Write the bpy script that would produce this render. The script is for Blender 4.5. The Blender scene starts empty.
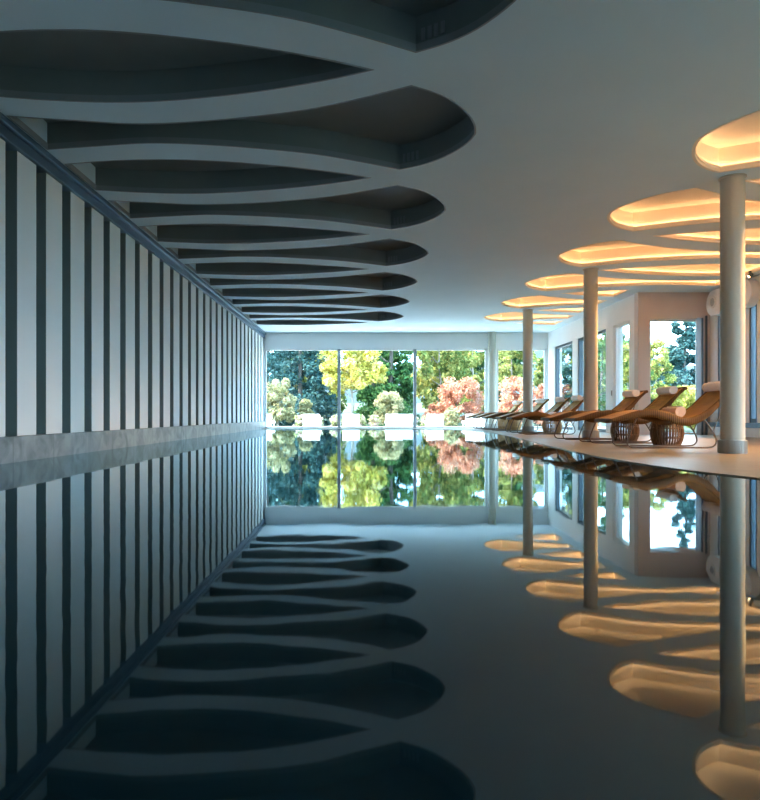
import bpy, bmesh, math, random
import numpy as np
from mathutils import Vector, Matrix
from mathutils.geometry import delaunay_2d_cdt

random.seed(7)
rng = np.random.default_rng(11)
PI = math.pi
scn = bpy.context.scene
COL = scn.collection
CAM_Z = 0.48          # eye height above the deck (deck top is z = 0)
F = 640.0             # focal length in pixels of a 760 px wide frame
CEIL = CAM_Z + 2.99
WATER = -0.010
LX = -3.68            # face of the slatted wall
BACK = 23.3
RX1, RX2 = 6.66, 8.40 # the two right hand walls
JOG = 15.6

# ------------------------------------------------------------------ materials
def mat(name, color=(.8, .8, .8), rough=.6, metal=0.0, spec=.5):
    m = bpy.data.materials.new(name); m.use_nodes = True
    b = m.node_tree.nodes['Principled BSDF']
    b.inputs['Base Color'].default_value = (*color, 1)
    b.inputs['Roughness'].default_value = rough
    b.inputs['Metallic'].default_value = metal
    b.inputs['Specular IOR Level'].default_value = spec
    return m

def nodes(m):
    return m.node_tree.nodes, m.node_tree.links, m.node_tree.nodes['Principled BSDF']

def noisy(name, c1, c2, scale=4, rough=.6, bump=0.0, detail=4, stretch=(1, 1, 1), metal=0.0, spec=.5, bscale=None):
    m = mat(name, c1, rough, metal, spec)
    n, l, b = nodes(m)
    tc = n.new('ShaderNodeTexCoord'); mp = n.new('ShaderNodeMapping')
    mp.inputs['Scale'].default_value = stretch
    l.new(tc.outputs['Object'], mp.inputs['Vector'])
    no = n.new('ShaderNodeTexNoise'); no.inputs['Scale'].default_value = scale; no.inputs['Detail'].default_value = detail
    l.new(mp.outputs['Vector'], no.inputs['Vector'])
    r = n.new('ShaderNodeValToRGB')
    r.color_ramp.elements[0].position = .3; r.color_ramp.elements[1].position = .7
    r.color_ramp.elements[0].color = (*c1, 1); r.color_ramp.elements[1].color = (*c2, 1)
    l.new(no.outputs['Fac'], r.inputs['Fac']); l.new(r.outputs['Color'], b.inputs['Base Color'])
    if bump:
        bp = n.new('ShaderNodeBump'); bp.inputs['Strength'].default_value = bump; bp.inputs['Distance'].default_value = .01
        src = no
        if bscale:
            src = n.new('ShaderNodeTexNoise'); src.inputs['Scale'].default_value = bscale
            l.new(mp.outputs['Vector'], src.inputs['Vector'])
        l.new(src.outputs['Fac'], bp.inputs['Height']); l.new(bp.outputs['Normal'], b.inputs['Normal'])
    return m

M = {}
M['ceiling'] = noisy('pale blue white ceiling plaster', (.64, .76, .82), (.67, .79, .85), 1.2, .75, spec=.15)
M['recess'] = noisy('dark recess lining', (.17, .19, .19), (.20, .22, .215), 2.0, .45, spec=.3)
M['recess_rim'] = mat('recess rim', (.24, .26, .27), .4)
M['cove'] = noisy('cream cove lining', (.86, .76, .62), (.9, .80, .66), 1.5, .8, spec=.1)
M['wall'] = noisy('white wall plaster', (.83, .83, .82), (.86, .86, .85), 1.5, .8, spec=.1)
M['warmwall'] = noisy('pale pink grey wall panel', (.62, .53, .49), (.66, .57, .53), 1.5, .55, spec=.3)
M['panel'] = noisy('satin white wall panel', (.76, .80, .81), (.80, .84, .85), .8, .5, spec=.3)
M['slot'] = mat('dark slot lining', (.045, .05, .048), .6)
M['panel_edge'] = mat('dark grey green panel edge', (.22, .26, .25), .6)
M['rail'] = mat('blue grey metal rail', (.12, .19, .27), .35, .6)
M['frame_white'] = mat('white window frame', (.78, .78, .78), .4)
M['frame_dark'] = mat('dark grey window frame', (.10, .13, .16), .4, .4)
M['frame_grey'] = mat('mid grey window frame', (.42, .45, .49), .4, .3)
M['blue_rail'] = mat('blue grey sill rail', (.12, .20, .26), .4, .3)
M['column'] = noisy('off white column paint', (.52, .49, .41), (.55, .52, .44), 1, .55, spec=.3)
M['steel'] = noisy('brushed warm grey metal', (.36, .35, .32), (.44, .43, .40), 30, .45, stretch=(1, 1, .05), metal=.25)
M['tube'] = mat('dark bronze tube', (.16, .11, .08), .3, .8)
M['towel'] = noisy('white terry towel', (.84, .80, .77), (.90, .86, .83), 40, .95, bump=.4)
M['towel_beige'] = noisy('beige terry towel', (.60, .44, .35), (.68, .52, .42), 40, .95, bump=.4)
M['roof'] = mat('grey roof membrane', (.3, .3, .3), .9)
M['white_fabric'] = noisy('white outdoor fabric', (.86, .85, .82), (.9, .89, .86), 3, .9)
M['white_metal'] = mat('white lacquered metal', (.85, .85, .85), .4)
M['terrace'] = noisy('pale terrace stone', (.72, .70, .66), (.78, .76, .72), 1.5, .8)
M['lawn'] = noisy('lawn', (.028, .045, .012), (.055, .065, .02), 3, .9)
M['bark'] = noisy('pale bark', (.22, .18, .14), (.36, .31, .26), 9, .9, bump=.5, stretch=(1, 1, .3))
M['bark_dark'] = noisy('dark bark', (.07, .055, .045), (.12, .10, .08), 9, .9, bump=.5, stretch=(1, 1, .3))
M['hill'] = noisy('hazy wooded hill', (.010, .022, .024), (.02, .034, .03), .12, 1.0)

# deck: large beige stone slabs with thin joints
def deck_mat():
    m = mat('beige stone deck', (.5, .42, .35), .38, spec=.4)
    n, l, b = nodes(m)
    tc = n.new('ShaderNodeTexCoord')
    br = n.new('ShaderNodeTexBrick'); br.inputs['Scale'].default_value = 1.0
    br.inputs['Brick Width'].default_value = 1.2; br.inputs['Row Height'].default_value = .6
    br.inputs['Mortar Size'].default_value = .003; br.offset = .5
    br.inputs['Color1'].default_value = (.31, .265, .19, 1); br.inputs['Color2'].default_value = (.35, .30, .215, 1)
    br.inputs['Mortar'].default_value = (.22, .18, .14, 1)
    no = n.new('ShaderNodeTexNoise'); no.inputs['Scale'].default_value = 5; no.inputs['Detail'].default_value = 6
    mx = n.new('ShaderNodeMix'); mx.data_type = 'RGBA'; mx.blend_type = 'MULTIPLY'; mx.inputs[0].default_value = .35
    l.new(tc.outputs['Object'], br.inputs['Vector']); l.new(tc.outputs['Object'], no.inputs['Vector'])
    l.new(br.outputs['Color'], mx.inputs[6]); l.new(no.outputs['Fac'], mx.inputs[7])
    l.new(mx.outputs[2], b.inputs['Base Color'])
    return m
M['deck'] = deck_mat()

# grey stone tiles of the ledge under the slatted wall (joints every .84 m)
def ledge_mat():
    m = mat('grey stone ledge tiles', (.3, .33, .35), .4, spec=.5)
    n, l, b = nodes(m)
    tc = n.new('ShaderNodeTexCoord'); sep = n.new('ShaderNodeSeparateXYZ'); l.new(tc.outputs['Object'], sep.inputs[0])
    def math_(op, a, v=None):
        q = n.new('ShaderNodeMath'); q.operation = op; l.new(a, q.inputs[0])
        if v is not None: q.inputs[1].default_value = v
        return q.outputs[0]
    y = math_('MODULO', math_('DIVIDE', math_('ADD', sep.outputs['Y'], 9.76), .86), 1.0)
    j = math_('LESS_THAN', y, .012)
    no = n.new('ShaderNodeTexNoise'); no.inputs['Scale'].default_value = 3.2; no.inputs['Detail'].default_value = 7; no.inputs['Distortion'].default_value = 1.2
    l.new(tc.outputs['Object'], no.inputs['Vector'])
    r = n.new('ShaderNodeValToRGB'); e = r.color_ramp.elements
    e[0].position = .3; e[0].color = (.10, .12, .13, 1); e[1].position = .62; e[1].color = (.27, .29, .30, 1)
    l.new(no.outputs['Fac'], r.inputs[0])
    mx = n.new('ShaderNodeMix'); mx.data_type = 'RGBA'; l.new(j, mx.inputs[0]); l.new(r.outputs[0], mx.inputs[6])
    mx.inputs[7].default_value = (.08, .10, .11, 1)
    l.new(mx.outputs[2], b.inputs['Base Color'])
    bp = n.new('ShaderNodeBump'); bp.inputs['Strength'].default_value = .25; bp.inputs['Distance'].default_value = .02
    l.new(no.outputs['Fac'], bp.inputs['Height']); l.new(bp.outputs[0], b.inputs['Normal'])
    return m
M['ledge'] = ledge_mat()

# woven rattan
def rattan(name, c1, c2, fx=70, fy=28):
    m = mat(name, c1, .5, spec=.2)
    n, l, b = nodes(m)
    tc = n.new('ShaderNodeTexCoord')
    w1 = n.new('ShaderNodeTexWave'); w1.bands_direction = 'X'; w1.inputs['Scale'].default_value = fx / 6.28; w1.inputs['Distortion'].default_value = .4
    w2 = n.new('ShaderNodeTexWave'); w2.bands_direction = 'Y'; w2.inputs['Scale'].default_value = fy / 6.28; w2.inputs['Distortion'].default_value = .4
    no = n.new('ShaderNodeTexNoise'); no.inputs['Scale'].default_value = 7
    for q in (w1, w2, no): l.new(tc.outputs['Object'], q.inputs['Vector'])
    mul = n.new('ShaderNodeMath'); mul.operation = 'MULTIPLY'; l.new(w1.outputs['Fac'], mul.inputs[0]); l.new(w2.outputs['Fac'], mul.inputs[1])
    ad = n.new('ShaderNodeMath'); ad.operation = 'ADD'; l.new(mul.outputs[0], ad.inputs[0]); l.new(no.outputs['Fac'], ad.inputs[1])
    r = n.new('ShaderNodeValToRGB'); e = r.color_ramp.elements
    e[0].position = .35; e[0].color = (*c1, 1); e[1].position = 1.0; e[1].color = (*c2, 1)
    l.new(ad.outputs[0], r.inputs[0]); l.new(r.outputs[0], b.inputs['Base Color'])
    bp = n.new('ShaderNodeBump'); bp.inputs['Strength'].default_value = .5; bp.inputs['Distance'].default_value = .006
    l.new(mul.outputs[0], bp.inputs['Height']); l.new(bp.outputs[0], b.inputs['Normal'])
    return m
M['rattan'] = rattan('golden brown rattan weave', (.22, .10, .012), (.56, .30, .05))
M['rattan_shaded'] = rattan('brown rattan edge with painted shade', (.050, .022, .006), (.16, .072, .016))  # underside shading of the lounger sides is put into this darker tone
M['wicker_dark'] = rattan('dark brown wicker', (.10, .055, .03), (.20, .115, .06))
M['wicker_tan'] = rattan('tan wicker', (.38, .20, .08), (.52, .30, .13))

def glass_mat():
    m = bpy.data.materials.new('window glass'); m.use_nodes = True
    n = m.node_tree.nodes; l = m.node_tree.links; n.clear()
    o = n.new('ShaderNodeOutputMaterial'); mx = n.new('ShaderNodeMixShader')
    t = n.new('ShaderNodeBsdfTransparent'); t.inputs[0].default_value = (.97, .985, .985, 1)
    g = n.new('ShaderNodeBsdfGlossy'); g.inputs['Roughness'].default_value = 0.0
    fr = n.new('ShaderNodeFresnel')
    ge = n.new('ShaderNodeNewGeometry'); io = n.new('ShaderNodeMix'); io.inputs[2].default_value = 1.33; io.inputs[3].default_value = 1 / 1.33
    l.new(ge.outputs['Backfacing'], io.inputs[0]); l.new(io.outputs[0], fr.inputs[0])   # same sheen from both sides of the pane
    l.new(fr.outputs[0], mx.inputs[0]); l.new(t.outputs[0], mx.inputs[1]); l.new(g.outputs[0], mx.inputs[2]); l.new(mx.outputs[0], o.inputs[0])
    return m
M['glass'] = glass_mat()

def water_mat():
    m = bpy.data.materials.new('dark teal pool water'); m.use_nodes = True
    n = m.node_tree.nodes; l = m.node_tree.links; n.clear()
    o = n.new('ShaderNodeOutputMaterial'); mx = n.new('ShaderNodeMixShader')
    d = n.new('ShaderNodeBsdfDiffuse'); d.inputs[0].default_value = (.003, .017, .023, 1)
    g = n.new('ShaderNodeBsdfGlossy'); g.inputs['Roughness'].default_value = .026; g.inputs[0].default_value = (.80, .94, 1, 1)
    fr = n.new('ShaderNodeFresnel'); fr.inputs[0].default_value = 2.1
    tc = n.new('ShaderNodeTexCoord'); mp = n.new('ShaderNodeMapping'); mp.inputs['Scale'].default_value = (1.0, .7, 1)
    no = n.new('ShaderNodeTexNoise'); no.inputs['Scale'].default_value = 1.6; no.inputs['Detail'].default_value = 2.0
    no2 = n.new('ShaderNodeTexNoise'); no2.inputs['Scale'].default_value = 9; no2.inputs['Detail'].default_value = 1.0
    ad = n.new('ShaderNodeMath'); ad.operation = 'MULTIPLY_ADD'; ad.inputs[1].default_value = .12
    l.new(tc.outputs['Object'], mp.inputs[0]); l.new(mp.outputs[0], no.inputs['Vector']); l.new(mp.outputs[0], no2.inputs['Vector'])
    l.new(no2.outputs['Fac'], ad.inputs[0]); l.new(no.outputs['Fac'], ad.inputs[2])
    bp = n.new('ShaderNodeBump'); bp.inputs['Strength'].default_value = .5; bp.inputs['Distance'].default_value = .0022
    l.new(ad.outputs[0], bp.inputs['Height']); l.new(bp.outputs[0], g.inputs['Normal'])
    l.new(fr.outputs[0], mx.inputs[0]); l.new(d.outputs[0], mx.inputs[1]); l.new(g.outputs[0], mx.inputs[2]); l.new(mx.outputs[0], o.inputs[0])
    return m
M['water'] = water_mat()

def emit(name, color, s):
    m = mat(name, (0, 0, 0)); b = m.node_tree.nodes['Principled BSDF']
    b.inputs['Emission Color'].default_value = (*color, 1); b.inputs['Emission Strength'].default_value = s
    return m
LED_S = 14.0
M['led'] = emit('warm light strip', (1.0, .60, .31), LED_S)
M['lamp'] = emit('small warm lamp', (1.0, .60, .30), 12)

def leaf_mat(name, cols, scale=1.2, trans=.35):
    m = bpy.data.materials.new(name); m.use_nodes = True
    n = m.node_tree.nodes; l = m.node_tree.links; n.clear()
    o = n.new('ShaderNodeOutputMaterial'); mx = n.new('ShaderNodeMixShader'); mx.inputs[0].default_value = trans
    d = n.new('ShaderNodeBsdfDiffuse'); t = n.new('ShaderNodeBsdfTranslucent')
    at = n.new('ShaderNodeAttribute'); at.attribute_name = 'tone'
    r = n.new('ShaderNodeValToRGB'); e = r.color_ramp.elements
    while len(e) < len(cols): e.new(.5)
    for i, c in enumerate(cols):
        e[i].position = i / (len(cols) - 1); e[i].color = (*c, 1)
    l.new(at.outputs['Fac'], r.inputs[0]); l.new(r.outputs[0], d.inputs[0]); l.new(r.outputs[0], t.inputs[0])
    l.new(d.outputs[0], mx.inputs[1]); l.new(t.outputs[0], mx.inputs[2]); l.new(mx.outputs[0], o.inputs[0])
    return m

# ------------------------------------------------------------------ builders
def tag(o, label=None, cat=None, group=None, kind=None):
    if label: o['label'] = label
    if cat: o['category'] = cat
    if group: o['group'] = group
    if kind: o['kind'] = kind
    return o

def thing(name, label, cat, loc=(0, 0, 0), rz=0, group=None):
    o = bpy.data.objects.new(name, None); COL.objects.link(o); o.empty_display_size = .2
    o.location = loc; o.rotation_euler = (0, 0, rz)
    return tag(o, label, cat, group)

def link(name, me, m, parent=None, loc=None, smooth=False):
    o = bpy.data.objects.new(name, me); COL.objects.link(o)
    if m is not None: me.materials.append(m)
    if parent is not None: o.parent = parent
    if loc: o.location = loc
    if smooth:
        for p in me.polygons: p.use_smooth = True
    return o

def obj(name, bm, m, parent=None, loc=None, smooth=False, auto=None):
    me = bpy.data.meshes.new(name)
    bmesh.ops.recalc_face_normals(bm, faces=bm.faces)
    if auto:
        for f in bm.faces: f.smooth = True
        for e in bm.edges:
            if len(e.link_faces) != 2 or e.calc_face_angle(0) > math.radians(auto): e.smooth = False
    bm.to_mesh(me); bm.free()
    return link(name, me, m, parent, loc, smooth)

def box(bm, x0, x1, y0, y1, z0, z1, bevel=0.0, seg=2):
    vs = [bm.verts.new((x, y, z)) for x in (x0, x1) for y in (y0, y1) for z in (z0, z1)]
    idx = [(0, 1, 3, 2), (4, 6, 7, 5), (0, 4, 5, 1), (2, 3, 7, 6), (0, 2, 6, 4), (1, 5, 7, 3)]
    fs = [bm.faces.new([vs[i] for i in f]) for f in idx]
    if bevel:
        es = list({e for f in fs for e in f.edges})
        bmesh.ops.bevel(bm, geom=es, offset=bevel, segments=seg, affect='EDGES', profile=.5)

def boxo(name, x0, x1, y0, y1, z0, z1, m, parent=None, bevel=0.0, kind=None):
    bm = bmesh.new(); box(bm, x0, x1, y0, y1, z0, z1, bevel)
    o = obj(name, bm, m, parent)
    if kind: o['kind'] = kind
    return o

def lathe(bm, prof, n=48, c=(0, 0, 0)):
    rings = []
    for r, z in prof:
        if r < 1e-6: rings.append([bm.verts.new((c[0], c[1], c[2] + z))])
        else: rings.append([bm.verts.new((c[0] + r * math.cos(2 * PI * i / n), c[1] + r * math.sin(2 * PI * i / n), c[2] + z)) for i in range(n)])
    for a, b in zip(rings, rings[1:]):
        for i in range(n):
            j = (i + 1) % n
            if len(a) == 1 and len(b) == 1: continue
            if len(a) == 1: bm.faces.new((a[0], b[j], b[i]))
            elif len(b) == 1: bm.faces.new((a[i], a[j], b[0]))
            else: bm.faces.new((a[i], a[j], b[j], b[i]))

def tube(bm, pts, r, n=10, closed=False, radii=None):
    pts = [Vector(p) for p in pts]; N = len(pts); rings = []
    ref = Vector((0, 1, 0))
    for i, p in enumerate(pts):
        if closed: t = pts[(i + 1) % N] - pts[i - 1]
        else: t = pts[min(i + 1, N - 1)] - pts[max(i - 1, 0)]
        t.normalize()
        rf = ref if abs(t.dot(ref)) < .92 else Vector((1, 0, 0))
        u = t.cross(rf).normalized(); v = t.cross(u)
        rr = radii[i] if radii else r
        rings.append([bm.verts.new(p + (u * math.cos(2 * PI * k / n) + v * math.sin(2 * PI * k / n)) * rr) for k in range(n)])
    for i in range(N if closed else N - 1):
        a = rings[i]; b = rings[(i + 1) % N]
        for k in range(n):
            bm.faces.new((a[k], a[(k + 1) % n], b[(k + 1) % n], b[k]))
    if not closed:
        bm.faces.new(rings[0]); bm.faces.new(rings[-1][::-1])

def catmull(pts, k=8, closed=False):
    P = [Vector(p) for p in pts]; out = []
    N = len(P)
    for i in range(N if closed else N - 1):
        if closed: p0, p1, p2, p3 = P[i - 1], P[i], P[(i + 1) % N], P[(i + 2) % N]
        else: p0, p1, p2, p3 = P[max(i - 1, 0)], P[i], P[i + 1], P[min(i + 2, N - 1)]
        for j in range(k):
            t = j / k
            out.append(.5 * ((2 * p1) + (p2 - p0) * t + (2 * p0 - 5 * p1 + 4 * p2 - p3) * t * t + (3 * p1 - p0 - 3 * p2 + p3) * t ** 3))
    if not closed: out.append(P[-1])
    return out

def prism(bm, outline, z0, z1, caps=True):
    a = [bm.verts.new((x, y, z0)) for x, y in outline]; b = [bm.verts.new((x, y, z1)) for x, y in outline]
    n = len(a)
    for i in range(n):
        j = (i + 1) % n; bm.faces.new((a[i], a[j], b[j], b[i]))
    if caps:
        bm.faces.new(a[::-1]); bm.faces.new(b)

def copy_tree(o, parent=None):
    c = o.copy(); COL.objects.link(c)
    if parent is not None: c.parent = parent
    for ch in [q for q in bpy.data.objects if q.parent == o]:
        copy_tree(ch, c)
    return c

# ------------------------------------------------------------------ leaf shaped ceiling recesses
A_PTS = [(0, .41), (.6, .32), (1.2, .24), (1.8, .28), (2.4, .385), (3.0, .54), (3.5, .75), (4.0, 1.0)]
A_TIP = [(4.0, 1.0), (4.25, .86), (4.45, .68), (4.62, .43), (4.72, .2), (4.76, 0)]
B_PTS = [(0, .44), (.5, .53), (1.1, .58), (1.7, .55), (2.5, .40), (3.2, .19), (3.66, 0)]
def half_profile(kind, smax=None):
    if kind == 'A':
        u = [(p.x, p.y) for p in catmull([(a, b, 0) for a, b in A_PTS], 4)]
        t = [(p.x, p.y) for p in catmull([(a, b, 0) for a, b in A_TIP], 3)]
        return u + t[1:]
    return [(p.x, p.y) for p in catmull([(a, b, 0) for a, b in B_PTS], 4)]
def leaf(kind, cy, x_wall, d, cut=0.0, offs=0.0):
    """outline of a leaf; x_wall = blunt end, d = direction towards the tip, cut = part cut off the blunt end"""
    hp = [(s, h) for s, h in half_profile(kind) if s > cut + .05]
    full = half_profile(kind)
    h0 = np.interp(cut, [s for s, _ in full], [h for _, h in full])
    hp = [(cut, float(h0))] + hp
    up = [(x_wall + d * s, cy + h) for s, h in hp]
    dn = [(x_wall + d * s, cy - h) for s, h in hp[:-1]][::-1]
    return up + dn
def inset(poly, r):
    n = len(poly); out = []
    A = sum(poly[i][0] * poly[(i + 1) % n][1] - poly[(i + 1) % n][0] * poly[i][1] for i in range(n))
    sg = 1 if A > 0 else -1
    for i in range(n):
        p0, p, p1 = Vector(poly[i - 1]), Vector(poly[i]), Vector(poly[(i + 1) % n])
        a = (p - p0).normalized(); b = (p1 - p).normalized()
        na = Vector((-a.y, a.x)) * sg; nb = Vector((-b.y, b.x)) * sg
        m = (na + nb)
        if m.length < 1e-4: m = na
        m.normalize(); k = r / max(m.dot(na), .45)
        out.append((p.x + m.x * k, p.y + m.y * k))
    return out

holes = []
XL = -3.58
for k in range(-1, 6):
    cy = 6.8 + 2.52 * k
    if cy > 1: pass
dark, lit = [], []
for k in range(-2, 6):
    dark.append(('A', leaf('A', 6.8 + 2.52 * k, XL, 1), 6.8 + 2.52 * k))
    dark.append(('B', leaf('B', 8.06 + 2.52 * k, XL, 1), 8.06 + 2.52 * k))
for k in range(-1, 6):
    cy = 6.9 + 2.52 * k; xw = 3.60 + 4.76
    cut = .22 if cy + 1.05 < JOG else 2.05
    lit.append(('A', leaf('A', cy, xw, -1, cut), cy))
    cy += 1.26; xw = 4.80 + 3.66
    cut = .32 if cy + .62 < JOG else 2.15
    if cy < 22: lit.append(('B', leaf('B', cy, xw, -1, cut), cy))
dark.sort(key=lambda q: q[2]); lit.sort(key=lambda q: q[2])

# ceiling plate with real openings
outer = [(LX - .3, -3.2), (RX2 + .2, -3.2), (RX2 + .2, JOG + .1), (RX1 + .2, JOG + .1), (RX1 + .2, BACK + .3), (LX - .3, BACK + .3)]
vs, fc = [], []
def add_poly(p):
    i0 = len(vs); vs.extend([Vector(q) for q in p]); fc.append(list(range(i0, i0 + len(p))))
add_poly(outer)
for _, p, _ in dark + lit: add_poly(p)
V, E, FC, ov, oe, of = delaunay_2d_cdt(vs, [], fc, 0, 1e-6)
def inside(pt, poly):
    c = False; x, y = pt; n = len(poly); j = n - 1
    for i in range(n):
        xi, yi = poly[i]; xj, yj = poly[j]
        if (yi > y) != (yj > y) and x < (xj - xi) * (y - yi) / (yj - yi) + xi: c = not c
        j = i
    return c
bm = bmesh.new(); bv = [bm.verts.new((p.x, p.y, CEIL)) for p in V]
for f, src in zip(FC, of):
    cx = sum(V[i].x for i in f) / 3; cy = sum(V[i].y for i in f) / 3
    if not inside((cx, cy), outer): continue
    if any(inside((cx, cy), p) for _, p, _ in dark + lit): continue
    bm.faces.new([bv[i] for i in f])
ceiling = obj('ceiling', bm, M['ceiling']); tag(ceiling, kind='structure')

DEPTH = .30
def shell(poly, d=DEPTH):
    bm = bmesh.new(); prism(bm, poly, CEIL, CEIL + d, caps=False)
    top = [bm.verts.new((x, y, CEIL + d)) for x, y in poly]
    bm.faces.new(top); bmesh.ops.remove_doubles(bm, verts=bm.verts, dist=1e-5)
    return bm
def rim(poly, w, z0, z1):
    """a lip running round the mouth of the recess"""
    inn = inset(poly, w); bm = bmesh.new(); n = len(poly)
    L = [[bm.verts.new((x, y, z)) for x, y in q] for q, z in ((poly, z0), (inn, z0), (inn, z1), (poly, z1))]
    for a, b in ((0, 1), (1, 2), (2, 3), (3, 0)):
        for i in range(n):
            j = (i + 1) % n; bm.faces.new((L[a][i], L[a][j], L[b][j], L[b][i]))
    return bm
nth = ['nearest', 'second nearest', 'third nearest', 'fourth nearest', 'fifth nearest', 'sixth nearest', 'seventh nearest', 'eighth nearest']
for kind, poly, cy in dark:
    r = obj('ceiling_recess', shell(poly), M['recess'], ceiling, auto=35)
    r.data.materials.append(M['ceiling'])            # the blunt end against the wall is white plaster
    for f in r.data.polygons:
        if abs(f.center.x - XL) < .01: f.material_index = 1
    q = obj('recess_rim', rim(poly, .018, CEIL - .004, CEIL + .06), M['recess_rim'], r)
    if kind == 'A' and cy > 3:
        bm = bmesh.new()                 # slotted air grille next to the corner of the far side
        for g in range(4):
            s = (g + .5) / 4
            px = (XL + 4.03) + (.20) * s; py = cy + 1.0 - (.125) * s
            m4 = Matrix.Translation((px, py - .028, CEIL + .125)) @ Matrix.Rotation(math.radians(-30), 4, 'Z')
            b2 = bmesh.new(); box(b2, -.016, .016, -.006, .006, -.05, .05)
            b2.transform(m4); tmp = bpy.data.meshes.new('t'); b2.to_mesh(tmp); b2.free(); bm.from_mesh(tmp); bpy.data.meshes.remove(tmp)
        obj('air_grille', bm, M['recess_rim'], r)
la = [q for q in lit if q[0] == 'A']; lb = [q for q in lit if q[0] == 'B']
for lst, kd in ((la, 'large'), (lb, 'slim')):
    for i, (kind, poly, cy) in enumerate(lst):
        xs = [p[0] for p in poly]
        if i == 0: where = 'just out of view beside the viewer'
        elif kd == 'large':
            where = ['', 'nearest, above the nearest column', 'second nearest, behind the nearest column', 'third nearest, meeting the second column top',
                     'fourth nearest, beyond the second column', 'fifth nearest, meeting the third column top', 'farthest, beyond the third column'][i]
        else:
            where = ['', 'nearest of the slim ones, behind the column top', 'second nearest slim one, behind the second large one',
                     'third nearest slim one, over the wall corner', 'fourth nearest slim one, short and blunt', 'fifth nearest slim one, short', 'farthest slim one'][i]
        t = thing('ceiling_light', '%s warm glowing leaf-shaped ceiling light, %s' % (kd, where), 'ceiling light', (sum(xs) / len(xs), cy, CEIL), 0, '%s glowing leaf ceiling lights' % kd)
        off = Matrix.Translation((-t.location.x, -cy, -CEIL))
        def lo(name, bm, m, auto=None):
            bm.transform(off); return obj(name, bm, m, t, auto=auto)
        lo('housing', shell(poly), M['cove'], 35)
        lo('rim', rim(poly, .035, CEIL - .004, CEIL + .035), M['cove'])
        lo('lip', rim(inset(poly, .036), .006, CEIL + .03, CEIL + .064), M['cove'])
        lo('light_strip', rim(inset(poly, .008), .016, CEIL + .036, CEIL + .052), M['led'])

# ------------------------------------------------------------------ room shell
roof = boxo('roof', LX - .5, RX2 + .5, -3.6, BACK + .5, CEIL + .45, CEIL + .65, M['roof'], kind='structure')
# left wall : dark backing, separate white panels, rail on top, stone ledge below
wall_left = boxo('wall_left', LX - .45, LX - .16, -3.2, BACK + .1, -1.2, CEIL + .45, M['slot'], kind='structure')
PZ0, PZ1 = CAM_Z - .222, CAM_Z + 2.80
y0 = 3.68 * F / (365 - 17.2); PER = .6145
for k in range(-13, 28):
    ya = y0 + k * PER
    if ya < -3: continue
    yb = min(ya + .395, BACK - .02)
    if yb - ya < .1: continue
    pn = boxo('wall_panel', LX - .165, LX, ya, yb, PZ0, PZ1, M['panel'], wall_left, bevel=.004)
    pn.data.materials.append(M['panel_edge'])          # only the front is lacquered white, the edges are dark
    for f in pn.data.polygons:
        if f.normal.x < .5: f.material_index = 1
bm = bmesh.new(); box(bm, LX - .17, LX + .045, -3.2, BACK, PZ1 - .005, CEIL - .075, .01); box(bm, LX - .17, LX + .09, -3.2, BACK, CEIL - .075, CEIL + .0, .01)
trim1 = obj('trim_1', bm, M['rail']); tag(trim1, kind='structure')
trim2 = boxo('trim_2', LX - .2, LX + .06, -3.2, BACK, -1.2, PZ0, M['ledge'], bevel=.006, kind='structure')
boxo('wall_front', LX - .4, RX2 + .3, -3.4, -3.2, -1.2, CEIL + .45, M['wall'], kind='structure')

# deck with its curved pool edge
edge = catmull([(5.6, -3.2, 0), (4.9, -1, 0), (4.1, 1.5, 0), (3.45, 3.4, 0), (3.01, 4.88, 0), (2.80, 5.75, 0), (2.72, 6.9, 0), (2.75, 8.2, 0), (2.96, 10.8, 0), (3.22, 13.4, 0),
                (3.42, 16.0, 0), (3.42, 18.2, 0), (3.2, 20.0, 0), (2.7, 21.4, 0), (1.8, 22.2, 0), (.6, 22.45, 0), (-3.7, 22.45, 0)], 6)
outl = [(p.x, p.y) for p in edge] + [(LX - .1, BACK + .1), (RX1 + .1, BACK + .1), (RX1 + .1, JOG + .12), (RX2 + .1, JOG + .12), (RX2 + .1, -3.2)]
bm = bmesh.new(); prism(bm, outl, -1.2, 0)
bmesh.ops.triangulate(bm, faces=[f for f in bm.faces if len(f.verts) > 4])
floor = obj('floor', bm, M['deck']); tag(floor, kind='structure')
# water fills the basin
ring = [(p.x + .02, p.y) for p in edge[:-1]] + [(LX, 22.47), (LX, -3.2)]
bm = bmesh.new(); f = bm.faces.new([bm.verts.new((x, y, WATER)) for x, y in ring]); bmesh.ops.triangulate(bm, faces=[f])
w = obj('pool_water', bm, M['water'])
if w.data.polygons[0].normal.z < 0: w.data.flip_normals()
tag(w, 'still dark teal pool water mirroring the ceiling and windows', 'water', kind='stuff')

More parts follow.
